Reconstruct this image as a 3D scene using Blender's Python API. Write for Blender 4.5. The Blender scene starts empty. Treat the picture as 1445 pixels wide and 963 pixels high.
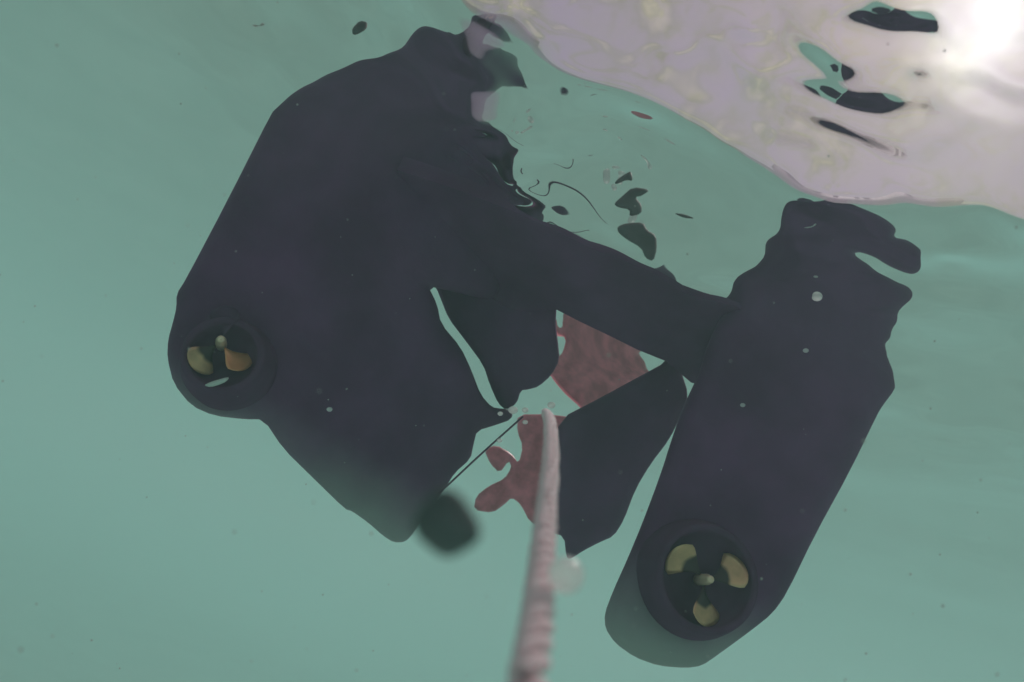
import bpy, bmesh, math, random
import numpy as np
from mathutils import Vector, Matrix
from mathutils.geometry import delaunay_2d_cdt

C = bpy.context.scene
COL = C.collection
R = math.radians

# ------------------------------------------------------------------ camera
FPX, CX, CY = 1000.0, 722.5, 481.5          # focal length and centre in photograph pixels
ELEV, ROLL, DEPTH = R(20.4), R(23.0), 0.62   # looking up, rolled, metres under the surface
VR = Vector((1, 0, 0))
VF = Vector((0, math.cos(ELEV), math.sin(ELEV)))
VU = Vector((0, -math.sin(ELEV), math.cos(ELEV)))
AX = VR * math.cos(ROLL) + VU * math.sin(ROLL)
AY = -VR * math.sin(ROLL) + VU * math.cos(ROLL)
CAMPOS = Vector((0, 0, -DEPTH))
cam_data = bpy.data.cameras.new('camera')
cam = bpy.data.objects.new('camera', cam_data)
COL.objects.link(cam)
cam.matrix_world = Matrix(((AX.x, AY.x, -VF.x, 0), (AX.y, AY.y, -VF.y, 0), (AX.z, AY.z, -VF.z, -DEPTH), (0, 0, 0, 1)))
cam_data.sensor_width = 36.0
cam_data.lens = 36.0 * FPX / 1445.0
cam_data.clip_start = 0.01
cam_data.clip_end = 500.0
cam_data.dof.use_dof = True
cam_data.dof.focus_distance = 1.2
cam_data.dof.aperture_fstop = 5.8
C.camera = cam

# ------------------------------------------------------------------ sky, sun, exposure
SUN_EL, SUN_AZ = R(53), R(33)                # azimuth measured from +y towards +x
world = bpy.data.worlds.new('World')
C.world = world
world.use_nodes = True
wn, wl = world.node_tree.nodes, world.node_tree.links
wn.clear()
sky = wn.new('ShaderNodeTexSky')
sky.sky_type = 'NISHITA'
sky.sun_disc = False
sky.sun_elevation = SUN_EL
sky.sun_rotation = SUN_AZ
sky.dust_density = 4.0
sky.air_density = 1.2
# thin broken cloud in front of the blue: lilac grey with warmer, brighter billows
geo = wn.new('ShaderNodeTexCoord')
cn = wn.new('ShaderNodeTexNoise'); cn.inputs['Scale'].default_value = 14.0; cn.inputs['Detail'].default_value = 5
wl.new(geo.outputs['Generated'], cn.inputs['Vector'])
cr = wn.new('ShaderNodeValToRGB')
cr.color_ramp.elements[0].position = .36; cr.color_ramp.elements[0].color = (7.4, 5.7, 7.9, 1)
cr.color_ramp.elements[1].position = .70; cr.color_ramp.elements[1].color = (11.5, 10.0, 7.4, 1)
e_ = cr.color_ramp.elements.new(.50); e_.color = (7.2, 5.9, 6.9, 1)
e_ = cr.color_ramp.elements.new(.58); e_.color = (5.6, 5.0, 3.9, 1)
wl.new(cn.outputs['Fac'], cr.inputs[0])
tint = wn.new('ShaderNodeMix'); tint.data_type = 'RGBA'; tint.blend_type = 'MIX'
tint.inputs[0].default_value = 0.78
wl.new(sky.outputs[0], tint.inputs[6]); wl.new(cr.outputs[0], tint.inputs[7])
# cloud lit up round the sun
cur = tint.outputs[2]
for (el, kk, amp) in ((R(50), 560, 62), (R(43), 300, 5), (R(31), 400, 14)):
    dv = Vector((math.sin(SUN_AZ) * math.cos(el), math.cos(SUN_AZ) * math.cos(el), math.sin(el)))
    dt = wn.new('ShaderNodeVectorMath'); dt.operation = 'DOT_PRODUCT'; dt.inputs[1].default_value = dv
    wl.new(geo.outputs['Generated'], dt.inputs[0])
    f1 = wn.new('ShaderNodeMath'); f1.operation = 'MULTIPLY_ADD'; f1.inputs[1].default_value = kk; f1.inputs[2].default_value = -kk
    wl.new(dt.outputs['Value'], f1.inputs[0])
    f2 = wn.new('ShaderNodeMath'); f2.operation = 'EXPONENT'; wl.new(f1.outputs[0], f2.inputs[0])
    f3 = wn.new('ShaderNodeMath'); f3.operation = 'MULTIPLY'; f3.inputs[1].default_value = amp; wl.new(f2.outputs[0], f3.inputs[0])
    f4 = wn.new('ShaderNodeMath'); f4.operation = 'MULTIPLY'; wl.new(f3.outputs[0], f4.inputs[0]); wl.new(cn.outputs['Fac'], f4.inputs[1])
    av = wn.new('ShaderNodeVectorMath'); av.operation = 'ADD'
    wl.new(cur, av.inputs[0]); wl.new(f4.outputs[0], av.inputs[1])
    cur = av.outputs[0]
bg = wn.new('ShaderNodeBackground'); bg.inputs[1].default_value = 0.1
wl.new(cur, bg.inputs[0])
wo = wn.new('ShaderNodeOutputWorld'); wl.new(bg.outputs[0], wo.inputs[0])

sun_data = bpy.data.lights.new('sun', 'SUN')
sun_data.energy = 5.0
sun_data.angle = R(0.6)
sun_data.color = (1.0, 0.95, 0.88)
sun = bpy.data.objects.new('sun', sun_data)
COL.objects.link(sun)
to_sun = Vector((math.sin(SUN_AZ) * math.cos(SUN_EL), math.cos(SUN_AZ) * math.cos(SUN_EL), math.sin(SUN_EL)))
sun.rotation_euler = to_sun.to_track_quat('Z', 'Y').to_euler()
sun.location = to_sun * 30

vs = C.view_settings
vs.view_transform = 'Standard'; vs.look = 'None'; vs.gamma = 1.0; vs.use_curve_mapping = False
vs.exposure = -1.16
cy = C.cycles
cy.max_bounces = 14; cy.volume_bounces = 6; cy.transparent_max_bounces = 12
cy.transmission_bounces = 8; cy.glossy_bounces = 6; cy.diffuse_bounces = 3
cy.sample_clamp_indirect = 2.0
cy.use_denoising = True

# ------------------------------------------------------------------ helpers
def W(px, py, Y):
    """World point at forward distance Y seen at photograph pixel (px, py)."""
    d = VF + AX * ((px - CX) / FPX) - AY * ((py - CY) / FPX)
    return CAMPOS + d * (Y / d.y)

def Pj(p):
    d = Vector(p) - CAMPOS
    w = d.dot(VF)
    return (CX + FPX * d.dot(AX) / w, CY - FPX * d.dot(AY) / w)

def link(o, parent=None):
    COL.objects.link(o)
    if parent is not None:
        o.parent = parent
    return o

def mesh_obj(name, verts, faces, m, parent=None, smooth=True):
    me = bpy.data.meshes.new(name)
    me.from_pydata([tuple(v) for v in verts], [], faces)
    bm = bmesh.new(); bm.from_mesh(me)
    bmesh.ops.recalc_face_normals(bm, faces=bm.faces)
    bm.to_mesh(me); bm.free()
    me.polygons.foreach_set('use_smooth', [smooth] * len(me.polygons))
    if m: me.materials.append(m)
    return link(bpy.data.objects.new(name, me), parent)

def tag(o, label=None, cat=None, group=None, kind=None):
    if label: o['label'] = label
    if cat: o['category'] = cat
    if group: o['group'] = group
    if kind: o['kind'] = kind
    return o

def resample(poly, step):
    out = []
    n = len(poly)
    for i in range(n):
        a, b = np.array(poly[i], float), np.array(poly[(i + 1) % n], float)
        k = max(1, int(np.linalg.norm((b - a)[:2]) / step))
        for j in range(k):
            out.append(a + (b - a) * j / k)
    return np.array(out)

def smooth_poly(poly, it=1):
    p = np.array(poly, float)
    for _ in range(it):
        q = np.empty((len(p) * 2, p.shape[1]))
        nx = np.roll(p, -1, 0)
        q[0::2] = .78 * p + .22 * nx
        q[1::2] = .22 * p + .78 * nx
        p = q
    return p

def inside(poly, pts):
    x, y = pts[:, 0], pts[:, 1]
    c = np.zeros(len(pts), bool)
    n = len(poly)
    for i in range(n):
        x0, y0 = poly[i]; x1, y1 = poly[(i + 1) % n]
        if y0 == y1: continue
        m = ((y0 > y) != (y1 > y)) & (x < (x1 - x0) * (y - y0) / (y1 - y0) + x0)
        c ^= m
    return c

def edge_dist(poly, pts):
    d = np.full(len(pts), 1e9)
    n = len(poly)
    for i in range(n):
        a, b = poly[i], poly[(i + 1) % n]
        ab = b - a
        L = max(1e-9, ab @ ab)
        t = np.clip(((pts - a) @ ab) / L, 0, 1)
        q = a + t[:, None] * ab
        d = np.minimum(d, np.linalg.norm(pts - q, axis=1))
    return d

def solid(name, outline, yfun, m, parent, rad=0.02, th=0.06, step=9, inset=7, it=1):
    """A closed, round-edged body: front skin, rim and a smaller back skin."""
    poly = resample(smooth_poly(outline, it), step)
    x0, y0 = poly.min(0); x1, y1 = poly.max(0)
    gs = step * 1.7
    gx, gy = np.meshgrid(np.arange(x0, x1, gs), np.arange(y0, y1, gs))
    g = np.stack([gx.ravel(), gy.ravel()], 1)
    g = g[inside(poly, g)]
    g = g[edge_dist(poly, g) > step * .7]
    # offset rows just inside the rim
    nb = len(poly)
    tan = np.roll(poly, -1, 0) - np.roll(poly, 1, 0)
    nrm = np.stack([-tan[:, 1], tan[:, 0]], 1)
    nrm /= np.linalg.norm(nrm, axis=1)[:, None] + 1e-9
    area = .5 * np.sum(poly[:, 0] * np.roll(poly[:, 1], -1) - np.roll(poly[:, 0], -1) * poly[:, 1])
    if area < 0: nrm = -nrm
    inner = poly + nrm * 2.5
    inner = inner[inside(poly, inner) & (edge_dist(poly, inner) > 1.8)]
    allp = np.concatenate([poly, inner, g])
    res = delaunay_2d_cdt([Vector(p) for p in allp], [(i, (i + 1) % nb) for i in range(nb)], [], 1, 1e-4)
    vco, tris = np.array([tuple(v) for v in res[0]]), res[2]
    ed = edge_dist(poly, vco)
    onb = ed < 0.05
    rp = rad * FPX / 1.15
    tt = np.clip(1 - ed / rp, 0, 1)
    rise = rad * (1 - np.sqrt(np.clip(1 - tt * tt, 0, 1)))
    verts, back = [], []
    for (p, e, b) in zip(vco, rise, onb):
        verts.append(W(p[0], p[1], yfun(p[0], p[1]) + e))
    # back skin
    for k, p in enumerate(vco):
        q = p
        if ed[k] < inset:
            j = np.argmin(np.sum((poly - p) ** 2, 1))
            q2 = p + nrm[j] * (inset - ed[k])
            q = q2
        back.append(W(q[0], q[1], yfun(p[0], p[1]) + rad + th))
    n = len(verts)
    faces = [tuple(t) for t in tris] + [tuple(n + i for i in reversed(t)) for t in tris]
    cnt = {}
    for t in tris:
        for i in range(3):
            a, b = t[i], t[(i + 1) % 3]
            cnt[(a, b)] = 1
    for (a, b) in list(cnt):
        if (b, a) not in cnt:
            faces.append((b, a, n + a, n + b))
    return mesh_obj(name, verts + back, faces, m, parent)

def tube(name, pts, radii, m, parent=None, seg=10):
    pts = [Vector(p) for p in pts]
    n = len(pts); verts = []; faces = []
    up = Vector((.3, .5, .8)).normalized()
    for i, p in enumerate(pts):
        t = (pts[min(i + 1, n - 1)] - pts[max(i - 1, 0)]).normalized()
        a = t.cross(up).normalized(); b = t.cross(a)
        r = radii[i] if hasattr(radii, '__len__') else radii
        for k in range(seg):
            w = 2 * math.pi * k / seg
            verts.append(p + (a * math.cos(w) + b * math.sin(w)) * r)
    for i in range(n - 1):
        for k in range(seg):
            faces.append((i * seg + k, i * seg + (k + 1) % seg, (i + 1) * seg + (k + 1) % seg, (i + 1) * seg + k))
    faces.append(tuple(range(seg))); faces.append(tuple((n - 1) * seg + k for k in range(seg)))
    return mesh_obj(name, verts, faces, m, parent)

def catmull(pts, k=8):
    out = []
    P = [Vector(p) for p in pts]
    P = [P[0] * 2 - P[1]] + P + [P[-1] * 2 - P[-2]]
    for i in range(1, len(P) - 2):
        for j in range(k):
            t = j / k
            out.append(.5 * ((2 * P[i]) + (P[i + 1] - P[i - 1]) * t + (2 * P[i - 1] - 5 * P[i] + 4 * P[i + 1] - P[i + 2]) * t * t
                             + (3 * P[i] - P[i - 1] - 3 * P[i + 1] + P[i + 2]) * t ** 3))
    out.append(P[-2])
    return out

# ------------------------------------------------------------------ materials
def mat(name, col, rough=.5, metal=0.0, ior=1.5, var=0.3, scale=9.0, bump=0.0, bscale=60.0, col2=None, coat=0.0):
    m = bpy.data.materials.new(name); m.use_nodes = True
    n, l = m.node_tree.nodes, m.node_tree.links
    b = n['Principled BSDF']
    b.inputs['Roughness'].default_value = rough
    b.inputs['Metallic'].default_value = metal
    b.inputs['IOR'].default_value = ior
    tc = n.new('ShaderNodeTexCoord')
    ns = n.new('ShaderNodeTexNoise'); ns.inputs['Scale'].default_value = scale; ns.inputs['Detail'].default_value = 6
    l.new(tc.outputs['Object'], ns.inputs['Vector'])
    rp = n.new('ShaderNodeValToRGB')
    c2 = col2 or tuple(c * (1 - var) for c in col)
    rp.color_ramp.elements[0].position = .35; rp.color_ramp.elements[1].position = .68
    rp.color_ramp.elements[0].color = (*c2, 1); rp.color_ramp.elements[1].color = (*col, 1)
    l.new(ns.outputs['Fac'], rp.inputs[0]); l.new(rp.outputs[0], b.inputs['Base Color'])
    if bump:
        n2 = n.new('ShaderNodeTexNoise'); n2.inputs['Scale'].default_value = bscale; n2.inputs['Detail'].default_value = 4
        l.new(tc.outputs['Object'], n2.inputs['Vector'])
        bp = n.new('ShaderNodeBump'); bp.inputs['Strength'].default_value = bump; bp.inputs['Distance'].default_value = .004
        l.new(n2.outputs['Fac'], bp.inputs['Height']); l.new(bp.outputs['Normal'], b.inputs['Normal'])
    return m

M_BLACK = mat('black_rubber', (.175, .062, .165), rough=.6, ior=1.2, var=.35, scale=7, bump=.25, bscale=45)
M_DUCT = mat('black_plastic', (.145, .062, .135), rough=.8, ior=1.1, var=.3, scale=12)
M_BRASS_GLINT = mat('brass_glint', (.98, .45, .22), rough=.3, metal=.4, var=.2, scale=30)  # blade highlight painted as a brighter orange tone
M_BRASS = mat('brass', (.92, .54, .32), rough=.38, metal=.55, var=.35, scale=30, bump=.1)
def paint_root_shade(m):  # nozzle shade painted into the colour: blades dark near the hub
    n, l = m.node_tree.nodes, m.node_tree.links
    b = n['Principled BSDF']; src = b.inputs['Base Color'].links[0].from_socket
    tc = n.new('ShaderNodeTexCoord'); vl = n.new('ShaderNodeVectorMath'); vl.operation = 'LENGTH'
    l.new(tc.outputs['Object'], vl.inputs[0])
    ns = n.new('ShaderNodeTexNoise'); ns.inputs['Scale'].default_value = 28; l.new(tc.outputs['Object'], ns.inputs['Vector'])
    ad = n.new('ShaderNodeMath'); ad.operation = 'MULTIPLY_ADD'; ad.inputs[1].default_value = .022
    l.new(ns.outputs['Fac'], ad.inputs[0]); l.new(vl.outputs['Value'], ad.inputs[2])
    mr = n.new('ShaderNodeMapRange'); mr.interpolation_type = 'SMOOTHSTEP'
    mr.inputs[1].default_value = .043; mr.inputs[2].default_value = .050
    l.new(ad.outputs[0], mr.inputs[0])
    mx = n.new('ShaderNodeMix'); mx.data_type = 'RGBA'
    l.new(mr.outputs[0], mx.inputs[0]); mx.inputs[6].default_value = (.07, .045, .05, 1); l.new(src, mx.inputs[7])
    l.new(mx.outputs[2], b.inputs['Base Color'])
paint_root_shade(M_BRASS)
M_PALE = mat('pale_brass', (.98, .70, .52), rough=.35, metal=.3, var=.1)
M_SLIVER = mat('pale_sliver', (.75, .78, .76), rough=.3, metal=.2, var=.15)
M_ROPE = mat('pink_rope', (.99, .56, .62), rough=.9, var=.10, scale=70, bump=.4, bscale=260)
M_RED = mat('red_cloth', (.95, .20, .31), rough=.4, scale=24, bump=.5, bscale=30, col2=(.52, .07, .12))
M_REFLECTION = mat('dark_reflection', (.17, .16, .17), rough=.7, var=.4, scale=20)
M_LUMP = mat('dark_lump', (.16, .17, .18), rough=.8, var=.4, scale=40, bump=.4)

def add_haze_fade(m, z0, z1, col):
    """Haze fade painted into the colour: hulls turn paler downwards, patchy at the upper margin."""
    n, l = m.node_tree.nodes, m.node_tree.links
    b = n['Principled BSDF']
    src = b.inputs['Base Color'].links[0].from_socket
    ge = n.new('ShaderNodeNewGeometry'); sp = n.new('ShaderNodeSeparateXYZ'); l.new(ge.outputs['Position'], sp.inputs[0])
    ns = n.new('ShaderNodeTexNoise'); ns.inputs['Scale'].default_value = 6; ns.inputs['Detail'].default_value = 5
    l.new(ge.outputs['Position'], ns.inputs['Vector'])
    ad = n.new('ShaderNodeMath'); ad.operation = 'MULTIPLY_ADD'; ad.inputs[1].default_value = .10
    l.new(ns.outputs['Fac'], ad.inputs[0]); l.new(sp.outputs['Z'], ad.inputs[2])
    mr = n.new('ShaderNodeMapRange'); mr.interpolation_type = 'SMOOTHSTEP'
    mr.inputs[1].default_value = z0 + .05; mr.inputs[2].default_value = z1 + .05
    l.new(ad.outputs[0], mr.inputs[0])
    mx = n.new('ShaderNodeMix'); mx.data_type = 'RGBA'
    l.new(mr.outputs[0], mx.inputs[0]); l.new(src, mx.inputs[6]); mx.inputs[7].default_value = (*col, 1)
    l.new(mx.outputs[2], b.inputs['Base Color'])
add_haze_fade(M_BLACK, -.43, -.61, (.40, .40, .40))  # painted haze on the lower hulls

def bubble_mat():
    m = bpy.data.materials.new('air_bubble'); m.use_nodes = True
    n, l = m.node_tree.nodes, m.node_tree.links
    n.clear()
    g = n.new('ShaderNodeBsdfGlass'); g.inputs['IOR'].default_value = 1 / 1.33; g.inputs['Roughness'].default_value = 0.02
    o = n.new('ShaderNodeOutputMaterial'); l.new(g.outputs[0], o.inputs[0])
    return m
M_BUB = bubble_mat()
M_WHITE_BUBBLE = mat('pearl_white', (.97, .97, .97), rough=.14, metal=.5, var=.03)
def make_translucent(m, f=.7, col=(.97, .97, .97)):
    n, l = m.node_tree.nodes, m.node_tree.links
    o = n['Material Output']; b = n['Principled BSDF']
    t = n.new('ShaderNodeBsdfTranslucent'); t.inputs[0].default_value = (*col, 1)
    x = n.new('ShaderNodeMixShader'); x.inputs[0].default_value = f
    l.new(b.outputs[0], x.inputs[1]); l.new(t.outputs[0], x.inputs[2]); l.new(x.outputs[0], o.inputs[0])
make_translucent(M_WHITE_BUBBLE, .7)
def subsurface(m, scale, rad):
    b = m.node_tree.nodes['Principled BSDF']
    b.inputs['Subsurface Weight'].default_value = 1.0
    b.inputs['Subsurface Scale'].default_value = scale
    b.inputs['Subsurface Radius'].default_value = rad
subsurface(M_ROPE, .012, (1.0, .75, .78))
M_PEARL = mat('milky_glass', (.99, .99, .99), rough=.12, var=.01)
subsurface(M_PEARL, .012, (1, 1, 1))
def let_through(m, f):
    n, l = m.node_tree.nodes, m.node_tree.links
    o = n['Material Output']; src = o.inputs[0].links[0].from_socket
    t = n.new('ShaderNodeBsdfTransparent'); x = n.new('ShaderNodeMixShader'); x.inputs[0].default_value = f
    l.new(src, x.inputs[1]); l.new(t.outputs[0], x.inputs[2]); l.new(x.outputs[0], o.inputs[0])
let_through(M_WHITE_BUBBLE, .36)

# ------------------------------------------------------------------ water surface
RBF = []          # levels of (x0, y0, step, weights[row, column]) in metres: the particular swell of this moment
#RBFDATA
RBF.append((-0.75, 0.3, 0.1, np.array([
    [0,0,0,0,0,0,0,0,0,0,0,0,474,19,0,0,0],
    [0,0,0,0,0,0,754,2361,0,0,0,0,-297,-11,0,0,0],
    [0,0,0,0,2612,417,567,3875,0,0,0,0,259,-1086,-26,0,0],
    [0,0,5,-752,1262,-826,-1763,-603,0,0,0,0,-1842,-1615,-62,0,0],
    [0,0,504,747,1286,-778,-881,490,-637,405,-474,-1028,-1106,0,971,0,0],
    [0,0,868,648,-35,-1437,-820,94,1310,117,47,-780,853,-1246,-52,0,0],
    [0,436,-328,42,-556,442,-2126,764,458,607,0,-668,0,24,66,243,0],
    [0,-469,240,0,71,85,-441,209,1,10,0,0,28,405,761,0,0],
    [0,-60,0,-307,0,-25,889,-367,186,-291,-96,72,87,-436,0,450,0],
    [0,-77,-30,66,293,461,67,-2463,-292,-1489,0,-2047,-16,-1177,-794,0,0]]) * 1e-5))
RBF.append((-0.7, 0.32, 0.055, np.array([
    [0,0,0,0,0,0,0,0,0,0,0,0,0,0,0,0,94,650,959,112,0,0,0,0,0,0,0,0],
    [0,0,0,0,0,0,0,0,0,0,0,0,0,0,204,0,0,0,0,0,-80,0,0,0,0,0,0,0],
    [0,0,0,0,0,0,0,0,0,0,0,0,0,142,1493,0,0,0,0,0,-223,0,0,0,0,0,0,0],
    [0,0,0,0,0,0,0,0,0,0,0,0,0,235,1007,0,0,0,0,44,-132,-528,0,0,0,0,0,0],
    [0,0,0,0,0,0,0,-51,318,920,610,3,0,22,740,0,0,0,0,-38,-88,-128,94,-18,0,0,0,0],
    [0,0,0,0,0,0,0,9,-236,37,-330,-88,770,-108,474,0,0,0,0,-15,-328,-198,-659,-119,0,0,0,0],
    [0,0,0,0,0,0,0,-466,41,476,-563,-10,21,-202,559,600,-40,769,456,11,-82,48,-10,158,0,0,0,0],
    [0,0,0,0,0,0,0,0,0,-100,7,-8,146,-299,0,-33,-73,-43,-729,111,8,0,-555,23,0,0,0,0],
    [0,0,0,0,0,83,0,-55,419,-50,22,-2,-5,23,0,1,0,-31,0,0,0,-238,371,264,0,0,0,0],
    [0,0,0,0,-9,0,0,0,0,23,-487,0,53,-45,110,-20,-1,57,-265,271,0,0,0,-130,-21,0,0,0],
    [0,0,0,528,0,0,78,-65,36,-534,-36,-68,16,-45,34,-249,0,10,0,-66,-326,255,-272,0,-17,0,0,0],
    [0,0,0,0,0,65,0,0,-112,169,-278,214,512,0,2,-56,-20,0,119,-337,128,0,-134,0,6,0,0,0],
    [0,0,0,0,0,0,0,169,-22,92,42,-752,-3,10,0,-157,0,0,49,-383,418,-20,-15,0,0,0,0,0],
    [0,0,0,0,2,0,0,0,23,14,95,529,-288,319,-75,0,0,0,71,0,2,0,0,-43,0,0,-24,0],
    [0,0,0,0,0,0,0,0,0,0,32,-357,0,24,-35,-30,0,-3,0,-44,33,0,0,-38,0,0,0,0],
    [0,0,0,0,0,0,0,0,0,0,0,82,-287,-193,330,41,-16,0,165,3,0,0,0,-180,0,0,0,0]]) * 1e-5))
RBF.append((-0.66, 0.34, 0.03, np.array([
    [0,0,0,0,0,0,0,0,0,0,0,0,0,0,0,0,0,0,0,0,0,0,0,0,0,0,0,0,0,0,0,0,0,0,0,0,0,0,0,0,0,0,0,0,0,0,0,0],
    [0,0,0,0,0,0,0,0,0,0,0,0,0,0,0,0,0,0,0,0,0,0,0,0,0,0,0,0,0,0,0,0,0,124,0,0,0,0,0,0,0,0,0,0,0,0,0,0],
    [0,0,0,0,0,0,0,0,0,0,0,0,0,0,0,0,0,0,0,0,0,0,0,0,0,0,0,38,344,501,478,141,47,331,140,0,0,0,0,0,0,0,0,0,0,0,0,0],
    [0,0,0,0,0,0,0,0,0,0,0,0,0,0,0,0,0,0,0,0,0,0,0,0,0,0,61,0,0,0,0,0,276,-79,-279,78,0,0,0,0,0,0,0,0,0,0,0,0],
    [0,0,0,0,0,0,0,0,0,0,0,0,0,0,0,0,0,0,0,0,0,0,0,0,0,0,301,0,0,0,0,0,223,7,-36,182,0,0,0,0,0,0,0,0,0,0,0,0],
    [0,0,0,0,0,0,0,0,0,0,0,0,0,0,0,0,0,0,0,0,0,0,0,0,0,0,369,0,0,0,0,0,34,253,-22,-284,-125,0,0,0,0,0,0,0,0,0,0,0],
    [0,0,0,0,0,0,0,0,0,0,0,0,0,0,0,0,0,0,0,0,0,0,0,0,0,62,232,0,0,0,0,0,-140,0,-158,-314,-273,0,0,0,0,0,0,0,0,0,0,0],
    [0,0,0,0,0,0,0,0,0,0,0,0,0,0,0,0,0,0,0,0,0,0,0,0,0,0,22,45,-25,-249,-155,4,7,-225,-133,-136,25,91,142,27,0,0,0,0,0,0,0,0],
    [0,0,0,0,0,0,0,0,0,0,0,0,0,0,43,652,559,93,61,-8,0,0,0,0,-120,-30,-55,144,399,23,10,-18,-261,-62,0,-6,-13,-50,78,-36,0,0,0,0,0,0,0,0],
    [0,0,0,0,0,0,0,0,0,0,0,0,0,-37,-331,67,49,-458,0,-1,0,0,0,0,0,0,107,221,178,137,40,0,0,-95,201,78,-85,-245,-171,-3,0,0,0,0,0,0,0,0],
    [0,0,0,0,0,0,0,0,0,0,0,0,0,166,-2,-13,-9,0,0,-9,2,108,235,188,34,8,-33,-42,-32,-6,-37,0,29,-20,0,19,-48,80,1,101,0,0,0,0,0,0,0,0],
    [0,0,0,0,0,0,0,0,0,0,0,0,-166,15,-27,33,17,154,66,39,-80,23,132,29,69,185,2,287,69,74,281,4,-67,-10,-32,0,-42,105,55,-30,0,0,0,0,0,0,0,0],
    [0,0,0,0,0,0,0,0,0,0,0,0,-260,0,-39,0,0,90,86,23,-128,-202,94,-48,20,0,-18,17,199,0,251,247,-33,-91,0,0,14,-13,-134,0,0,0,0,0,0,0,0,0],
    [0,0,0,0,0,0,0,0,0,0,0,153,0,0,0,-92,-61,0,0,-3,-1,13,104,28,30,-74,-55,-64,-8,-5,-35,0,-323,0,0,0,0,43,1,72,0,0,0,0,0,0,0,0],
    [0,0,0,0,0,0,0,0,0,0,0,0,0,28,0,194,0,0,-1,78,-58,28,21,275,318,152,170,126,-38,0,0,93,221,153,-3,0,0,-164,61,112,0,0,0,0,0,0,0,0],
    [0,0,0,0,0,0,0,0,0,185,155,0,-178,0,-11,202,-11,0,8,-46,-178,-16,-232,0,0,0,0,0,18,31,1,-57,-56,-209,-30,273,200,117,0,0,-1,0,0,0,0,0,0,0],
    [0,0,0,0,0,0,0,0,0,0,0,0,0,0,0,12,0,0,2,172,0,-141,0,0,-262,0,0,0,-57,0,0,0,0,-15,-31,-153,-139,23,0,-3,0,0,0,0,0,0,0,0],
    [0,0,0,0,0,0,0,0,0,0,0,0,0,284,17,-146,-2,-12,0,0,0,0,-47,0,0,0,0,0,0,-130,0,0,0,-224,0,-8,12,-80,0,-17,0,0,0,0,0,0,0,0],
    [0,0,0,0,0,0,0,0,0,0,0,0,343,0,0,0,373,0,153,0,0,0,138,0,0,0,0,0,0,-25,0,-5,-6,-87,0,-18,59,0,0,0,0,0,0,0,0,0,0,0],
    [0,0,0,0,0,0,0,0,0,0,38,0,0,0,0,0,21,0,0,131,93,20,32,0,0,0,0,0,0,0,-3,25,9,-19,0,0,0,69,0,0,0,0,0,0,0,0,0,0],
    [0,0,0,0,0,-73,0,0,0,0,0,0,0,0,0,0,344,0,55,0,0,30,0,0,0,0,0,0,0,0,0,0,0,0,0,0,0,0,-218,0,0,0,0,0,0,0,0,0],
    [0,0,0,0,0,0,0,0,0,0,0,0,0,0,0,0,1,231,-38,0,311,0,0,0,0,103,0,21,0,0,0,0,0,0,0,0,0,0,0,0,0,0,0,0,0,0,0,0],
    [0,0,0,0,0,0,-86,0,0,0,0,0,0,0,0,202,-51,319,0,-310,-76,183,-23,1,-95,-74,-38,0,-3,0,0,0,0,0,0,0,0,0,0,0,0,0,0,0,0,0,0,0],
    [0,0,0,0,0,0,0,0,0,0,0,0,0,0,0,0,0,-31,34,0,0,0,3,0,12,149,120,-24,6,0,0,0,36,-87,204,28,0,0,0,0,0,-79,0,0,0,0,0,0],
    [0,0,0,0,0,0,0,0,0,0,0,0,0,0,0,0,0,0,-40,0,0,-6,92,-27,-93,258,256,-4,0,0,0,157,252,-128,-9,0,0,0,0,0,0,0,0,0,0,0,0,0],
    [0,0,0,0,0,0,0,0,0,0,0,0,0,0,0,0,0,0,113,0,0,-123,63,-222,125,-201,-206,-110,-11,0,-27,-183,-322,58,0,0,0,0,0,0,0,0,0,0,0,0,0,0],
    [0,0,0,0,0,0,0,0,0,0,0,0,0,0,0,0,0,0,0,0,0,-163,316,-461,-458,195,23,371,694,0,84,-247,96,192,0,0,0,0,0,0,0,0,0,0,0,0,0,0]]) * 1e-5))
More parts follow.
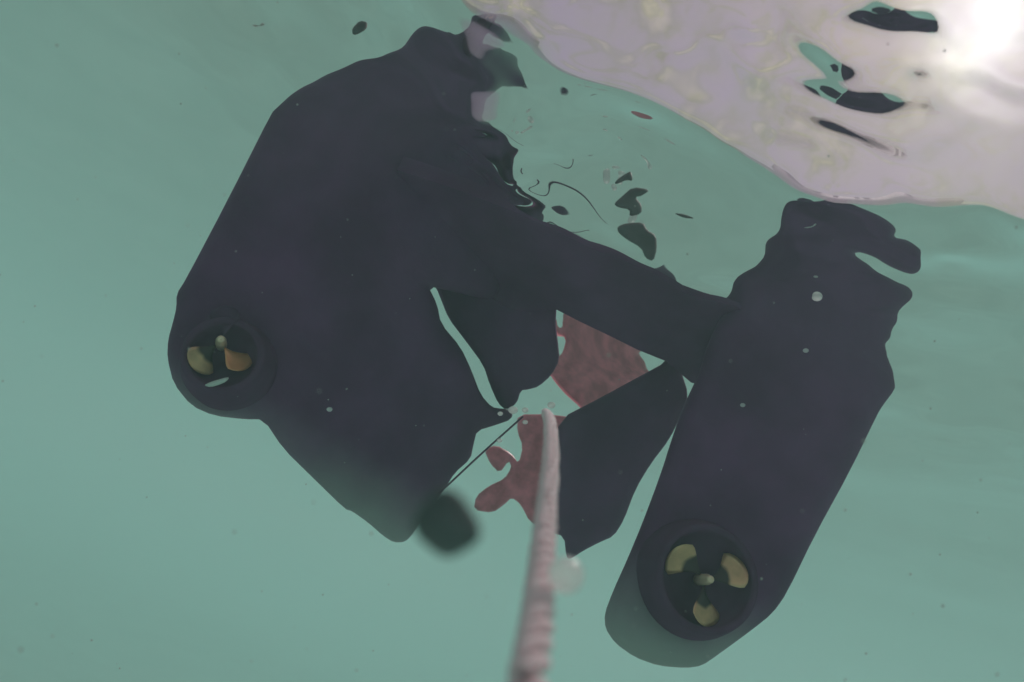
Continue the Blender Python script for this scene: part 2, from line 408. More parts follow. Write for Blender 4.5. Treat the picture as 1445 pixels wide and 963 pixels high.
RBF.append((-0.62, 0.38, 0.018, np.array([
    [0,0,0,0,0,0,0,0,0,0,0,0,0,0,0,0,0,0,0,0,0,0,0,0,0,0,0,0,0,0,0,0,0,0,0,0,0,0,0,0,0,0,0,0,0,0,0,0,0,0,0,0,0,0,0,0,0,0,0,0,0,0,0,0,0,0,0,0,0,0,0,0,0,0],
    [0,0,0,0,0,0,0,0,0,0,0,0,0,0,0,0,0,0,0,0,0,0,0,0,0,0,0,0,0,0,0,0,0,0,0,0,0,0,0,0,0,0,0,0,0,0,0,0,0,0,0,0,0,0,0,0,0,0,0,0,0,0,0,0,0,0,0,0,0,0,0,0,0,0],
    [0,0,0,0,0,0,0,0,0,0,0,0,0,0,0,0,0,0,0,0,0,0,0,0,0,0,0,0,0,0,0,0,0,0,0,0,0,0,0,0,0,0,0,0,0,0,0,0,0,0,0,0,0,0,0,0,0,0,0,0,0,0,0,0,0,0,0,0,0,0,0,0,0,0],
    [0,0,0,0,0,0,0,0,0,0,0,0,0,0,0,0,0,0,0,0,0,0,0,0,0,0,0,0,0,0,0,0,0,0,0,0,0,0,0,0,0,0,0,22,157,196,199,220,143,67,0,0,0,0,0,0,0,0,0,0,0,0,0,0,0,0,0,0,0,0,0,0,0,0],
    [0,0,0,0,0,0,0,0,0,0,0,0,0,0,0,0,0,0,0,0,0,0,0,0,0,0,0,0,0,0,0,0,0,0,0,0,0,0,0,0,0,0,0,82,0,0,0,0,0,0,34,0,0,0,0,0,0,0,0,0,0,0,0,0,0,0,0,0,0,0,0,0,0,0],
    [0,0,0,0,0,0,0,0,0,0,0,0,0,0,0,0,0,0,0,0,0,0,0,0,0,0,0,0,0,0,0,0,0,0,0,0,0,0,0,0,0,0,0,101,0,0,0,0,0,0,-39,0,0,0,0,0,0,0,0,0,0,0,0,0,0,0,0,0,0,0,0,0,0,0],
    [0,0,0,0,0,0,0,0,0,0,0,0,0,0,0,0,0,0,0,0,0,0,0,0,0,0,0,0,0,0,0,0,0,0,0,0,0,0,0,0,0,0,0,0,0,0,0,0,0,0,-87,47,0,0,0,0,0,0,0,0,0,0,0,0,0,0,0,0,0,0,0,0,0,0],
    [0,0,0,0,0,0,0,0,0,0,0,0,0,0,0,0,0,0,0,0,0,0,0,0,0,0,0,0,0,0,0,0,0,0,0,0,0,0,0,0,0,0,0,54,0,0,0,0,0,0,0,65,0,0,0,0,0,0,0,0,0,0,0,0,0,0,0,0,0,0,0,0,0,0],
    [0,0,0,0,0,0,0,0,0,0,0,0,0,0,0,0,0,0,0,0,0,0,0,0,0,0,0,0,0,0,0,0,0,0,0,0,0,0,0,0,0,0,33,-18,-123,-190,-168,-81,-5,0,0,61,0,0,0,0,0,0,0,0,0,0,0,0,0,0,0,0,0,0,0,0,0,0],
    [0,0,0,0,0,0,0,0,0,0,0,0,0,0,0,0,0,0,0,0,0,0,0,0,0,0,0,0,0,0,0,0,0,0,0,0,0,0,0,0,0,0,0,0,0,0,0,0,0,0,0,0,27,0,0,0,0,0,0,0,0,0,0,0,0,0,0,0,0,0,0,0,0,0],
    [0,0,0,0,0,0,0,0,0,0,0,0,0,0,0,0,0,0,0,0,0,0,0,0,0,0,0,0,0,0,0,0,0,0,0,0,0,0,0,0,0,0,0,0,0,0,0,0,0,0,0,0,0,0,0,0,0,0,0,0,0,0,0,0,0,0,0,0,0,0,0,0,0,0],
    [0,0,0,0,0,0,0,0,0,0,0,0,0,0,0,0,0,0,0,0,0,0,0,0,0,0,0,0,0,0,0,0,0,0,0,0,0,0,0,0,0,0,-20,0,0,0,0,0,0,0,0,0,0,0,0,0,0,0,34,64,10,27,22,0,0,0,0,0,0,0,0,0,0,0],
    [0,0,0,0,0,0,0,0,0,0,0,0,0,0,0,0,0,0,0,0,0,0,0,0,0,0,0,0,0,0,0,0,0,0,0,0,0,0,0,0,0,0,0,0,0,-77,0,0,0,0,0,0,0,0,0,0,2,-3,0,26,1,3,-12,0,0,0,0,0,0,0,0,0,0,0],
    [0,0,0,0,0,0,0,0,0,0,0,0,0,0,0,0,0,0,0,0,0,-34,29,97,224,119,-126,-13,-72,0,0,0,0,0,0,0,0,0,0,0,0,0,0,0,-104,0,0,0,0,0,0,0,0,0,0,11,0,19,0,-72,-36,6,-99,0,0,0,0,0,0,0,0,0,0,0],
    [0,0,0,0,0,0,0,0,0,0,0,0,0,0,0,0,0,0,0,0,0,60,-124,-31,44,0,4,0,-18,0,0,0,0,0,0,0,0,0,0,0,0,0,0,0,0,0,126,0,0,0,0,0,0,0,22,51,1,-15,-7,65,23,30,-4,0,0,0,0,0,0,0,0,0,0,0],
    [0,0,0,0,0,0,0,0,0,0,0,0,0,0,0,0,0,0,0,0,0,46,25,-6,0,-17,0,0,-61,-42,0,1,0,0,0,0,0,0,0,0,0,0,0,0,0,0,0,0,0,0,0,0,0,-60,-139,0,0,0,-1,37,-8,0,0,0,0,0,0,0,0,0,0,0,0,0],
    [0,0,0,0,0,0,0,0,0,0,0,0,0,0,0,0,0,0,0,0,0,-22,-5,0,2,0,-11,2,0,-52,31,132,87,34,10,1,4,13,25,3,0,0,0,0,0,0,0,0,0,0,0,0,27,29,0,-98,0,0,3,0,0,0,0,0,0,0,0,0,0,0,0,0,0,0],
    [0,0,0,0,0,0,0,0,0,0,0,0,0,0,0,0,0,0,0,0,0,0,0,-5,5,1,0,6,-5,-46,-14,-58,-13,0,0,-3,0,0,0,35,1,5,103,28,49,-15,0,0,0,1,12,1,1,0,0,0,0,1,-14,0,0,0,0,0,0,0,0,0,0,0,0,0,0,0],
    [0,0,0,0,0,0,0,0,0,0,0,0,0,0,0,0,0,0,190,0,0,0,10,0,0,0,-4,-8,-21,3,-22,0,-30,-2,-26,0,0,0,-28,2,0,0,0,0,10,48,7,0,34,176,-13,0,-4,-9,0,2,0,0,-6,0,0,0,0,0,0,0,0,0,0,0,0,0,0,0],
    [0,0,0,0,0,0,0,0,0,0,0,0,0,0,0,0,0,0,0,0,0,0,0,0,-56,-27,-8,0,-97,-16,2,-34,19,22,0,0,0,0,-5,0,0,-27,0,-89,0,-11,0,-41,-16,58,-50,-37,0,-2,0,0,0,0,0,-3,-182,0,0,0,0,0,0,0,0,0,0,0,0,0],
    [0,0,0,0,0,0,0,0,0,0,0,0,0,0,0,0,0,0,0,0,0,0,38,-138,-70,-93,0,0,0,-88,0,0,0,0,0,0,0,-23,40,0,5,56,0,0,0,0,-6,-4,0,-12,0,11,37,20,0,0,0,0,0,0,0,188,0,0,0,0,0,0,0,0,0,0,0,0],
    [0,0,0,0,0,0,0,0,0,0,0,0,0,0,0,0,0,0,0,0,0,-4,0,17,45,0,0,0,0,0,0,0,0,0,0,0,0,0,0,0,0,0,48,-36,15,52,20,0,0,0,-1,37,-1,0,0,0,-170,0,0,0,9,71,0,0,0,0,0,0,0,0,0,0,0,0],
    [0,0,0,0,0,0,0,0,0,0,0,0,0,0,0,0,0,0,0,0,0,0,0,-61,11,-5,0,-4,13,-20,-2,0,0,0,0,0,0,0,0,0,0,0,0,0,0,0,0,0,0,0,0,129,0,0,0,8,-4,0,0,0,0,0,0,0,0,0,0,0,0,0,0,0,0,0],
    [0,0,0,0,0,0,0,0,0,0,0,0,0,0,0,0,0,0,0,0,0,0,0,-32,-13,0,0,-12,-7,0,0,0,0,0,0,0,0,0,0,0,0,0,0,0,0,0,0,0,-7,0,0,20,0,0,0,0,0,0,0,-47,0,0,0,0,0,0,0,0,0,0,0,0,0,0],
    [0,0,0,0,0,0,0,0,0,0,0,0,0,0,0,0,0,0,0,0,0,0,0,62,0,-1,0,1,-21,-13,0,0,0,0,0,0,0,0,0,0,0,0,0,0,0,0,0,0,0,0,0,-36,0,0,0,0,0,-6,0,7,0,0,0,0,0,0,0,0,0,0,0,0,0,0],
    [0,0,0,0,0,0,0,0,0,0,0,0,0,0,0,0,0,0,0,0,0,0,0,14,3,-6,0,0,0,-8,0,0,0,0,0,0,0,0,0,0,0,0,0,0,0,0,0,0,0,0,0,-115,39,0,0,0,0,-1,0,0,0,0,0,0,0,0,0,0,0,0,0,0,0,0],
    [0,0,0,0,0,0,0,0,0,0,0,0,0,0,0,0,0,0,0,0,0,0,0,0,38,-127,-35,40,0,0,93,0,0,0,0,0,0,0,0,0,0,0,0,0,0,0,0,0,-1,0,0,0,-69,0,0,0,0,0,-42,0,-6,0,0,0,0,0,0,0,0,0,0,0,0,0],
    [0,0,0,0,0,0,0,0,0,0,0,0,0,0,0,0,0,0,0,0,0,0,0,0,0,0,259,71,0,-14,0,0,0,0,0,0,0,0,0,0,0,0,0,0,0,0,0,15,0,0,0,0,0,0,0,0,0,0,0,76,0,0,0,0,0,0,0,0,0,0,0,0,0,0],
    [0,0,0,0,0,0,0,0,0,0,0,0,0,0,0,0,0,0,0,0,0,0,0,0,0,0,128,0,0,0,-4,0,0,0,0,0,0,0,0,0,0,0,0,0,0,0,0,0,-22,0,0,4,0,0,0,0,0,0,0,0,0,0,0,0,0,0,0,0,0,0,0,0,0,0],
    [0,0,0,0,0,0,0,0,0,0,0,0,0,0,0,0,0,0,0,0,0,0,0,0,0,0,118,0,0,0,0,0,106,0,0,0,0,0,0,0,0,0,0,0,0,0,0,0,0,0,0,0,0,0,0,0,0,0,0,0,0,0,0,0,0,0,0,0,0,0,0,0,0,0],
    [0,0,0,0,0,0,0,0,0,0,0,0,0,0,0,0,0,0,0,0,0,0,0,0,0,0,0,0,0,0,-1,0,0,0,0,0,0,0,0,0,0,0,0,0,0,0,0,0,0,0,0,0,0,0,0,0,0,0,0,0,0,0,0,0,0,0,0,0,0,0,0,0,0,0],
    [0,0,0,0,0,0,0,0,0,0,0,0,0,0,0,0,0,0,0,0,0,0,0,0,0,0,0,0,0,0,0,33,0,0,0,0,0,0,0,0,0,0,0,0,0,0,0,0,0,0,0,0,0,-124,0,0,0,0,0,0,0,0,0,0,0,0,0,0,0,0,0,0,0,0],
    [0,0,0,0,0,0,0,0,0,0,0,0,0,0,0,0,0,0,0,0,0,0,0,0,0,0,0,0,-2,0,-9,-1,0,0,0,0,0,0,0,0,0,0,0,0,0,0,0,0,0,0,0,0,0,0,0,0,0,0,0,0,0,0,0,0,0,0,0,0,0,0,0,0,0,0],
    [0,0,0,0,0,0,0,0,0,0,0,0,0,0,0,0,0,0,0,0,0,0,0,0,0,0,0,0,0,-136,164,-25,0,0,0,0,0,0,0,0,0,0,0,0,0,0,0,0,0,0,0,0,0,0,0,0,0,0,0,0,0,0,0,0,0,0,0,0,0,0,0,0,0,0],
    [0,0,0,0,0,0,0,0,0,0,0,0,0,0,0,0,0,0,0,0,0,0,0,0,0,0,0,0,0,45,62,0,0,0,0,0,0,0,0,0,0,0,0,0,0,0,0,0,0,0,0,0,0,0,0,0,0,0,0,0,0,0,0,0,0,0,0,0,0,0,0,0,0,0],
    [0,0,0,0,0,0,0,0,0,0,0,0,0,0,0,0,0,0,0,0,0,0,0,0,0,0,0,0,-3,-14,0,0,0,3,0,0,0,0,0,0,0,0,0,0,0,0,0,0,0,0,0,0,0,0,0,0,0,0,0,0,0,0,0,0,0,-59,0,-56,0,0,0,0,0,0],
    [0,0,0,0,0,0,0,0,0,0,0,0,0,0,0,0,0,0,0,0,0,0,0,0,0,0,-7,59,-32,0,0,0,-5,79,0,8,-13,0,63,66,-72,-15,1,5,0,0,0,0,0,0,0,50,0,0,0,0,0,0,0,0,0,0,0,0,0,0,0,0,0,0,0,0,0,0],
    [0,0,0,0,0,0,0,0,0,0,0,0,0,0,0,0,0,0,0,0,0,0,0,0,0,0,0,31,0,0,0,0,0,0,12,-12,0,0,68,5,0,0,8,8,0,0,0,0,-1,49,-17,-12,-15,0,0,0,0,0,0,0,0,0,0,0,0,0,0,0,0,0,0,0,0,0]]) * 1e-5))
#ENDRBF

def waves(x, y):
    """Height and slopes of the water surface at (x, y)."""
    rng = np.random.RandomState(11)
    h = np.zeros_like(x); hx = np.zeros_like(x); hy = np.zeros_like(x)
    far = 1 / (1 + (np.hypot(x - .1, y - .7) / .9) ** 2)
    for i in range(46):
        lam = .07 * (1.3 / .07) ** (rng.rand() ** 1.2)
        th = R(60) + rng.randn() * .75
        k = 2 * math.pi / lam
        kx, ky = k * math.cos(th), k * math.sin(th)
        ph = rng.rand() * 2 * math.pi
        s = .020 * (1 if lam > .2 else .75)
        a = s / k
        w = far
        w = w / (1 + (np.clip(-.50 - x, 0, 9) / .15) ** 2)
        if lam < .25:
            w = w * np.exp(-(np.clip(y - 1.08, 0, 9) / .25) ** 2)
        arg = kx * x + ky * y + ph
        h += a * w * np.cos(arg)
        hx += -a * w * kx * np.sin(arg); hy += -a * w * ky * np.sin(arg)
    # calmer patch beside the boat, choppier towards the open window of sky
    calm = (1 - .75 * np.exp(-((x - .0) / .75) ** 2 - ((y - 1.02) / .26) ** 2)) * (1 - .85 * np.exp(-((x - .05) / .5) ** 6 - ((y - 1.12) / .16) ** 4))
    h, hx, hy = h * calm, hx * calm, hy * calm
    for (x0, y0, st, wt) in RBF:
        gx = x0 + st * np.arange(wt.shape[1]); gy = y0 + st * np.arange(wt.shape[0])
        ex = np.exp(-.9 * ((x[..., None] - gx) / st) ** 2)
        ey = np.exp(-.9 * ((y[..., None] - gy) / st) ** 2)
        dex = ex * (-1.8 * (x[..., None] - gx) / st ** 2)
        dey = ey * (-1.8 * (y[..., None] - gy) / st ** 2)
        ax, adx = ex @ wt.T, dex @ wt.T
        h = h + (ax * ey).sum(-1); hx = hx + (adx * ey).sum(-1); hy = hy + (ax * dey).sum(-1)
    # short chop where the boat's wake runs off, under the open sky
    rad = np.hypot(x, y)
    t = np.clip((.695 - rad) / .13, 0, 1); wch = t * t * (3 - 2 * t)
    for i in range(22):
        lam = .04 + .10 * rng.rand()
        th = R(70) + rng.randn() * .8
        k = 2 * math.pi / lam; kx, ky = k * math.cos(th), k * math.sin(th)
        arg = kx * x + ky * y + rng.rand() * 6.28
        a = .046 / k * (1 + .8 * np.clip((x - .12) / .25, 0, 1))
        h = h + a * wch * np.cos(arg); hx = hx - a * wch * kx * np.sin(arg); hy = hy - a * wch * ky * np.sin(arg)
    g = np.exp(-((x - .25) / .055) ** 2 - ((y - .612) / .075) ** 2)
    k = 2 * math.pi / .042; a = .145 / k
    arg = k * (y + .12 * x)
    h = h + a * g * np.cos(arg); hx = hx - a * g * k * .12 * np.sin(arg); hy = hy - a * g * k * np.sin(arg)
    return h, hx, hy

def build_water():
    def axis(lo, hi, st, end, grow=1.09):
        core = list(np.arange(lo, hi, st))
        s, v, up = st, hi, []
        while v < end:
            up.append(v); s *= grow; v += s
        s, v, dn = st, lo - st, []
        while v > -end:
            dn.append(v); s *= grow; v -= s
        return np.array(dn[::-1] + core + up)
    xs = axis(-.85, .95, .0050, 40)
    ys = axis(.20, 1.5, .0048, 40)
    X, Y = np.meshgrid(xs, ys)
    h = np.zeros_like(X)
    for r0 in range(0, len(ys), 64):
        h[r0:r0 + 64] = waves(X[r0:r0 + 64], Y[r0:r0 + 64])[0]
    nx, ny = len(xs), len(ys)
    co = np.stack([X, Y, h], -1).reshape(-1, 3)
    idx = np.arange(nx * ny).reshape(ny, nx)
    q = np.stack([idx[:-1, :-1], idx[:-1, 1:], idx[1:, 1:], idx[1:, :-1]], -1).reshape(-1, 4)
    me = bpy.data.meshes.new('water')
    me.vertices.add(len(co)); me.vertices.foreach_set('co', co.ravel())
    me.loops.add(q.size); me.loops.foreach_set('vertex_index', q.ravel())
    me.polygons.add(len(q))
    me.polygons.foreach_set('loop_start', np.arange(0, q.size, 4))
    me.polygons.foreach_set('use_smooth', np.ones(len(q), bool))
    me.update(calc_edges=True); me.validate()
    m = bpy.data.materials.new('water_surface'); m.use_nodes = True
    n, l = m.node_tree.nodes, m.node_tree.links
    n.clear()
    fr = n.new('ShaderNodeFresnel'); fr.inputs['IOR'].default_value = 1.333
    tr = n.new('ShaderNodeBsdfTransparent')
    rf = n.new('ShaderNodeBsdfRefraction'); rf.inputs['IOR'].default_value = 1.333; rf.inputs['Roughness'].default_value = 0.0
    gl = n.new('ShaderNodeBsdfGlossy'); gl.inputs['Roughness'].default_value = 0.0; gl.inputs['Color'].default_value = (1, 1, 1, 1)
    m1 = n.new('ShaderNodeMixShader'); m1.inputs[0].default_value = .47
    m2 = n.new('ShaderNodeMixShader')
    o = n.new('ShaderNodeOutputMaterial')
    l.new(tr.outputs[0], m1.inputs[1]); l.new(rf.outputs[0], m1.inputs[2])
    l.new(fr.outputs[0], m2.inputs[0]); l.new(m1.outputs[0], m2.inputs[1]); l.new(gl.outputs[0], m2.inputs[2])
    l.new(m2.outputs[0], o.inputs[0])
    me.materials.append(m)
    return tag(link(bpy.data.objects.new('water', me)), kind='structure')
build_water()

# unseen pale sand a few metres down, added to bounce light upwards
sg = 48; sv, sf = [], []
for j in range(sg + 1):
    for i in range(sg + 1):
        x, y = -80 + 160 * i / sg, -80 + 160 * j / sg
        sv.append((x, y, -5.0 + .12 * math.sin(x * .31 + 1.3 * math.sin(y * .17)) + .08 * math.cos(y * .43)))
for j in range(sg):
    for i in range(sg):
        k = j * (sg + 1) + i
        sf.append((k, k + 1, k + sg + 2, k + sg + 1))
tag(mesh_obj('bounce_seabed', sv, sf, mat('bounce_sand', (.37, .46, .41), rough=.95, var=.25, scale=.8)), kind='structure')

# the murk of the water itself: one closed volume round camera, boat and surface
hz_m = bpy.data.materials.new('murky_water'); hz_m.use_nodes = True
hn, hl = hz_m.node_tree.nodes, hz_m.node_tree.links
hn.clear()
pv = hn.new('ShaderNodeVolumePrincipled')
pv.inputs['Color'].default_value = (.70, .987, .958, 1)
pv.inputs['Density'].default_value = .085
pv.inputs['Anisotropy'].default_value = .12
ho = hn.new('ShaderNodeOutputMaterial'); hl.new(pv.outputs[0], ho.inputs['Volume'])
S, ZT, ZB = 90.0, .30, -6.2
hv = [(x, y, z) for z in (ZB, ZT) for (x, y) in ((-S, -S), (S, -S), (S, S), (-S, S))]
hf = [(0, 3, 2, 1), (4, 5, 6, 7), (0, 1, 5, 4), (1, 2, 6, 5), (2, 3, 7, 6), (3, 0, 4, 7)]
tag(mesh_obj('haze', hv, hf, hz_m, smooth=False), kind='stuff')

# ------------------------------------------------------------------ the boat
boat = link(bpy.data.objects.new('robot_boat', None))
boat.location = (0, 1.1, 0)
tag(boat, 'black twin-hulled robot boat floating at the surface, one propeller at the foot of each hull', 'boat')
INV = Matrix.Translation((0, -1.1, 0))
def adopt(o, parent=boat):
    o.parent = parent
    o.matrix_parent_inverse = INV if parent is boat else Matrix.Identity(4)
    return o

T0 = 1.06
def up(x, z=.09, Y=T0):
    return Pj((x, Y, z))

LEFT = [up(-.53), (388, 150), (320, 285), (262, 395), (249, 415), (249, 434), (244, 455), (237, 480), (236, 506), (245, 542), (270, 573), (302, 587), (345, 592), (372, 592), (400, 634), (440, 673),
        (487, 719), (496, 721), (520, 738), (540, 756), (556, 766), (572, 765), (584, 752), (600, 728), (628, 690), (641, 668), (664, 648), (668, 628),
        (673, 608), (700, 600), (722, 592), (724, 578), (708, 577), (694, 575), (678, 557), (665, 522), (650, 490), (622, 457),
        (617, 430), (604, 404), (640, 412), (680, 422), (704, 420), (714, 345), (717, 294), up(-.094)]
def y_left(px, py):
    # transom near, body running away towards the blunt tip at the lower right
    s = ((px - 330) * .80 + (py - 380) * .60) / 420.0
    return T0 + .34 * max(0.0, min(1.2, s - .12)) ** 1.25
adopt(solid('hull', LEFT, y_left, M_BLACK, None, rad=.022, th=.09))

RIGHT = [up(.28), (1028, 427), (1000, 480), (985, 530), (968, 566), (958, 590), (942, 638), (937, 655), (924, 692), (905, 742), (885, 790), (866, 832), (853, 866),
         (854, 887), (868, 908), (896, 928), (930, 940), (968, 943), (990, 940), (1012, 925), (1060, 890), (1090, 866), (1110, 838), (1150, 755), (1200, 664),
         (1238, 585), (1246, 572), (1262, 551), (1264, 540), (1257, 520), up(.628)]
def y_right(px, py):
    q = max(0.0, (880 - px) / 60.0)
    return T0
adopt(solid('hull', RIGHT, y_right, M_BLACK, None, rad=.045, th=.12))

# crossbeam: sloping wet underside, deck above
def beam_pt(px, py):
    d = VF + AX * ((px - CX) / FPX) - AY * ((py - CY) / FPX)
    # plane z = -.003 - .224 (y - 1.06)
    t = (-.007 + .224 * 1.053 + DEPTH) / (d.z + .224 * d.y)
    return CAMPOS + d * t
BEAM = [(560, 240), (640, 266), (720, 297), (770, 319), (830, 349), (920, 384), (960, 412), (1000, 424), (1040, 432), (1075, 470), (1010, 548), (975, 540),
        (940, 510), (900, 494), (860, 474), (820, 455), (785, 437), (740, 440), (690, 430), (600, 398), (560, 330)]
bp = resample(BEAM, 14)
bot = [beam_pt(*p) for p in bp]
n = len(bot)
top = [Vector((v.x, v.y, .07)) for v in bot]
bv = bot + top
bf = [tuple(range(n)), tuple(range(2 * n - 1, n - 1, -1))] + [(i, n + i, n + (i + 1) % n, (i + 1) % n) for i in range(n)]
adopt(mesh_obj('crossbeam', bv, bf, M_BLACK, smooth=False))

P1 = [(600, 392), (640, 395), (700, 405), (760, 415), (786, 428), (784, 455), (787, 480), (790, 508), (778, 530), (760, 546), (745, 550), (735, 551), (729, 570),
      (714, 579), (703, 570), (691, 543), (682, 515), (656, 480), (633, 450), (623, 425), (615, 405)]
adopt(solid('inner_dark_piece', P1, lambda x, y: 1.30 + .1 * (y - 400) / 180, M_BLACK, None, rad=.012, th=.03, step=7, inset=4))  # solid standing in for the left hull's reflection in the surface
P2 = [(936, 500), (960, 520), (972, 558), (963, 582), (945, 620), (918, 655), (897, 690), (880, 735), (866, 757), (845, 766), (822, 778), (804, 790),
      (799, 786), (796, 757), (776, 752), (782, 700), (786, 640), (788, 592), (850, 560), (905, 530), (940, 511)]
adopt(solid('inner_dark_piece', P2, lambda x, y: 1.32 + .22 * (y - 500) / 280, M_BLACK, None, rad=.012, th=.03, step=7, inset=4))

def lathe_y(name, prof, cpos, m, seg=48, tiltx=0.0, tiltz=0.0):
    """Ring of revolution about the fore-and-aft axis; prof = [(radius, y)], closed."""
    verts, faces = [], []
    k = len(prof)
    rot = Matrix.Rotation(tiltz, 3, 'Z') @ Matrix.Rotation(tiltx, 3, 'X')
    for i in range(seg):
        a = 2 * math.pi * i / seg
        for (r, y) in prof:
            verts.append(Vector(cpos) + rot @ Vector((r * math.cos(a), y, r * math.sin(a))))
    for i in range(seg):
        for j in range(k):
            faces.append((i * k + j, i * k + (j + 1) % k, ((i + 1) % seg) * k + (j + 1) % k, ((i + 1) % seg) * k + j))
    return mesh_obj(name, verts, faces, m)

def duct(px, py, Y, r, tx=0, tz=0):
    c = W(px, py, Y)
    prof = [(.0005, .036), (r - .034, .034), (r - .016, .020)]
    for k in range(9):
        a = math.pi * (1 - k / 8)
        prof.append((r - .006 + .006 * math.cos(a), .006 - .006 * math.sin(a)))
    prof += [(r + .004, .02), (r + .009, .045), (r + .010, .07), (r * .9, .11), (r * .6, .125), (.0005, .13)]
    return adopt(lathe_y('nozzle', prof, c, M_DUCT, tiltx=tx, tiltz=tz))

def propeller(px, py, Y, r, angles, tx, tz, pitch=.55, mats=None):
    c = W(px, py, Y)
    e = link(bpy.data.objects.new('propeller', None)); adopt(e)
    e.matrix_parent_inverse = Matrix.Identity(4)
    e.location = c - Vector((0, 1.1, 0))
    e.rotation_euler = (tx, 0, tz)
    for ia, a in enumerate(angles):
        nr, nc = 9, 9
        verts, faces = [], []
        for side in (0, 1):
            for i in range(nr):
                t = i / (nr - 1)
                rr = .010 + (r - .010) * t
                wdt = (.30 + .68 * math.sin(min(1, t * 1.05) * math.pi * .55)) * (1 - max(0, t - .82) ** 2 * 7)
                for j in range(nc):
                    s = j / (nc - 1) - .5
                    sw = a + s * wdt * 1.05 + .22 * t
                    rad2 = rr * (1 - .10 * (2 * s) ** 2 * t)
                    yy = pitch * s * wdt * rr * .9 - .004 * t
                    th = .0016 * (1 - .6 * t) * (1 - (2 * s) ** 2) + .0003
                    verts.append(Vector((rad2 * math.cos(sw), yy + (th if side else -th), rad2 * math.sin(sw))))
        N = nr * nc
        for i in range(nr - 1):
            for j in range(nc - 1):
                q = (i * nc + j, i * nc + j + 1, (i + 1) * nc + j + 1, (i + 1) * nc + j)
                faces.append(q); faces.append(tuple(N + v for v in reversed(q)))
        ring = [j for j in range(nc)] + [i * nc + nc - 1 for i in range(1, nr)] + [(nr - 1) * nc + j for j in range(nc - 2, -1, -1)] + [i * nc for i in range(nr - 2, 0, -1)]
        for i in range(len(ring)):
            p, q = ring[i], ring[(i + 1) % len(ring)]
            faces.append((p, N + p, N + q, q))
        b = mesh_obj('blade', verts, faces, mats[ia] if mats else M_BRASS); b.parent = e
    # hub with a rounded cap towards the viewer
    prof = [(.0005, -.022), (.004, -.0215), (.0055, -.019), (.0055, -.012), (.0075, -.008), (.008, .012), (.008, .04), (.0005, .04)]
    hub = lathe_y('hub', prof, (0, 0, 0), M_PALE, seg=24); hub.parent = e
    return e

duct(1000, 816, 1.005, .076)
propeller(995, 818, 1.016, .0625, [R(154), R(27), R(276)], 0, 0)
duct(314, 500, 1.012, .058, tz=R(4))
propeller(312, 483, 1.022, .054, [R(244), R(328), R(100)], 0, R(14), pitch=.8, mats=(M_BRASS, M_BRASS_GLINT, M_DUCT))  # second blade's highlight and third blade's shade put into their materials
V1 = [(287, 544), (300, 538), (322, 532), (323, 535), (316, 541), (297, 547)]
adopt(solid('bright_sliver', V1, lambda x, y: .995, M_SLIVER, None, rad=.002, th=.002, step=3, inset=1))  # made-up pale plate for a bright sliver of light at the nozzle
ROD = [W(618, 698, 1.36), W(680, 640, 1.34), W(738, 588, 1.32)]
adopt(tube('rod', catmull(ROD, 5), .0018, M_BLACK, seg=8))

# ------------------------------------------------------------------ red cloth behind the boat
RED = [(730, 585), (775, 585), (815, 590), (850, 578), (925, 580), (932, 612), (910, 645), (888, 700), (868, 745), (835, 764), (812, 770), (797, 758), (770, 745), (748, 738), (735, 712), (722, 702), (712, 712), (695, 724), (668, 720), (672, 700),
       (690, 686), (712, 676), (722, 660), (718, 650), (705, 668), (692, 655), (683, 635), (700, 628), (722, 640), (732, 655), (738, 630), (730, 610)]
tag(solid('red_cloth', RED, lambda x, y: 2.0 + .0008 * (y - 600), M_RED, None, rad=.01, th=.012, step=7, inset=3),
    'ragged red-brown cloth hanging in the gap between the two hulls, behind the rope', 'cloth')

# ------------------------------------------------------------------ rope towards the camera
def rope():
    path = catmull([W(731, 1080, .175), W(745, 960, .195), W(757, 880, .225), W(764, 800, .27), W(771, 720, .335), W(777, 650, .42), W(777, 612, .50), W(775, 592, .60), W(770, 583, .74)], 16)
    e = link(bpy.data.objects.new('rope', None)); e.location = path[0]
    tag(e, 'pink twisted rope running up from the camera towards the boat, out of focus', 'rope')
    L = 0
    strands = [[], [], []]
    upv = Vector((0, .4, .9)).normalized()
    for i, p in enumerate(path):
        if i: L += (path[i] - path[i - 1]).length
        t = (path[min(i + 1, len(path) - 1)] - path[max(i - 1, 0)]).normalized()
        a = t.cross(Vector((1, 0, 0))).normalized(); b = t.cross(a)
        for s in range(3):
            w = L / .022 * 2 * math.pi / 1.5 + s * 2 * math.pi / 3
            strands[s].append(p + (a * math.cos(w) + b * math.sin(w)) * .0031 - Vector(path[0]))
    for s in strands:
        tube('strand', s, .0025, M_ROPE, e, seg=9)
rope()

# ------------------------------------------------------------------ small floating things and reflection fragments
def blob(name, px, py, Y, rx, ry, rz, m, seed=0, rough=.25, seg=14, rot=0):
    rng = random.Random(seed)
    bm = bmesh.new()
    bmesh.ops.create_icosphere(bm, subdivisions=3, radius=1)
    ph = [rng.random() * 6 for _ in range(6)]
    for v in bm.verts:
        c = v.co
        k = 1 + rough * (math.sin(2.1 * c.x + ph[0]) * math.cos(2.7 * c.y + ph[1]) + .6 * math.sin(4.3 * c.z + ph[2] + 2 * c.x) + .4 * math.sin(6 * c.y + ph[3]))
        v.co = Vector((c.x * rx, c.y * ry, c.z * rz)) * k
    me = bpy.data.meshes.new(name); bm.to_mesh(me); bm.free()
    me.polygons.foreach_set('use_smooth', [True] * len(me.polygons))
    me.materials.append(m)
    o = link(bpy.data.objects.new(name, me))
    o.location = W(px, py, Y)
    o.matrix_world = Matrix.Translation(o.location) @ Matrix(((AX.x, VF.x, AY.x), (AX.y, VF.y, AY.y), (AX.z, VF.z, AY.z))).to_4x4() @ Matrix.Rotation(rot, 4, 'Y')
    return o

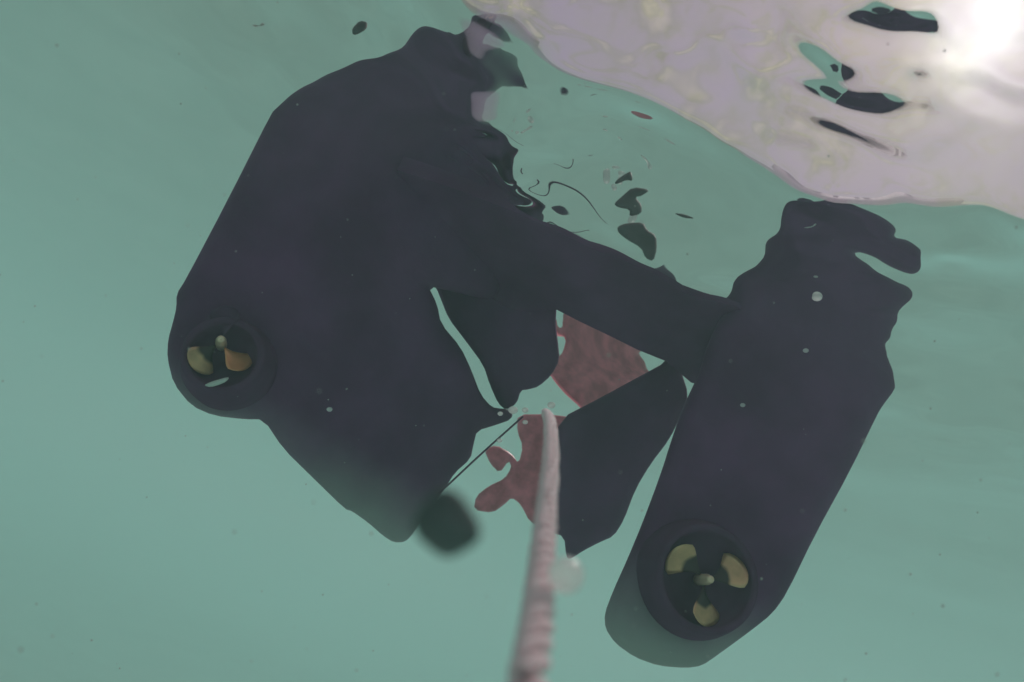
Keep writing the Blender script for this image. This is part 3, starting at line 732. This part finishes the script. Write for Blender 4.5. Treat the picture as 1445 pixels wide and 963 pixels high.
tag(blob('drifting_lump', 632, 738, .15, .0058, .005, .0080, M_LUMP, 3, .16, rot=R(-25)), 'dark soft lump drifting close to the lens, left of the rope', 'debris')
tag(blob('near_bubble', 799, 812, .24, .0060, .0060, .0060, M_WHITE_BUBBLE, 1, 0.0), 'pale round out-of-focus bubble beside the pink rope', 'bead')  # air bubble and its glint, built as a white ball

BUB = [(1153, 420, .95, 8, 'round silvery bubble on the upper part of the right hull reflection'),
       (1137, 495, 1.0, 4.5, 'small bubble against the right hull just under the waterline'),
       (778, 572, 1.2, 6, 'bright bubble just above the top of the rope'),
       (724, 579, 1.2, 7, 'bright oval bubble at the inner corner of the left hull'),
       (741, 579, 1.2, 5, 'thin bright bubble between the left hull and the rope top'),
       (741, 596, 1.2, 4, 'small bubble on the left edge of the rope top'),
       (706, 584, 1.2, 4, 'tiny bubble over the inner edge of the left hull'),
       (705, 622, 1.2, 4, 'tiny bubble beside the dark rod'),
       (465, 578, 1.0, 4, 'pale speck in front of the middle of the left hull'),
       (1048, 572, 1.0, 4, 'pale speck in front of the middle of the right hull')]
for (px, py, Y, r, lab) in BUB:
    k = r / FPX * Y
    tag(blob('bubble', px, py, Y, k, k, k * .8, M_WHITE_BUBBLE, 1, 0.0), lab, 'bubble', 'air bubbles in front of the boat')

SCR = [([(868, 256), (880, 247), (891, 241), (893, 256), (884, 254), (868, 261)], 'small pointed dark reflection fragment, topmost of the fragments above the crossbeam'),
       ([(866, 288), (878, 277), (893, 264), (918, 268), (905, 277), (896, 278), (906, 290), (905, 302), (888, 306), (889, 296), (872, 293)], 'forked dark reflection fragment below the pointed one'),
       ([(871, 320), (884, 315), (908, 314), (913, 325), (926, 332), (927, 352), (922, 369), (911, 365), (905, 350), (884, 338), (872, 328)], 'largest dark reflection fragment just above the crossbeam'),
       ([(950, 301), (965, 302), (982, 309), (965, 308)], 'thin dark reflection sliver between the fragments and the right hull'),
       ([(497, 40), (508, 29), (519, 32), (517, 42), (502, 50), (497, 48)], 'lone dark reflection fragment near the top edge, left of the hull reflection')]
for (poly, lab) in SCR:
    o = solid('reflection_scrap', poly, lambda x, y: .72, M_REFLECTION, None, rad=.003, th=.004, step=3, inset=1)  # surface reflections built as small dark solids
    tag(o, lab, 'debris', 'dark reflection fragments built as solids under the surface')

rng = random.Random(4)
sv, sf = [], []
for _ in range(170):
    Y = .35 + .75 * rng.random()
    c = W(rng.uniform(0, 1445), rng.uniform(60, 963), Y)
    if c.z > -.06: continue
    r = rng.uniform(.0003, .0011) * (1.5 if rng.random() < .08 else 1)
    k = len(sv)
    sv += [c + Vector(v) * r for v in ((1, 0, .2), (-1, .1, 0), (0, 1, 0), (.1, -1, 0), (0, 0, 1), (0, .2, -1))]
    sf += [tuple(k + i for i in f) for f in ((0, 2, 4), (2, 1, 4), (1, 3, 4), (3, 0, 4), (2, 0, 5), (1, 2, 5), (3, 1, 5), (0, 3, 5))]
tag(mesh_obj('silt', sv, sf, mat('pale_silt', (.62, .60, .58), rough=.9)), kind='stuff')
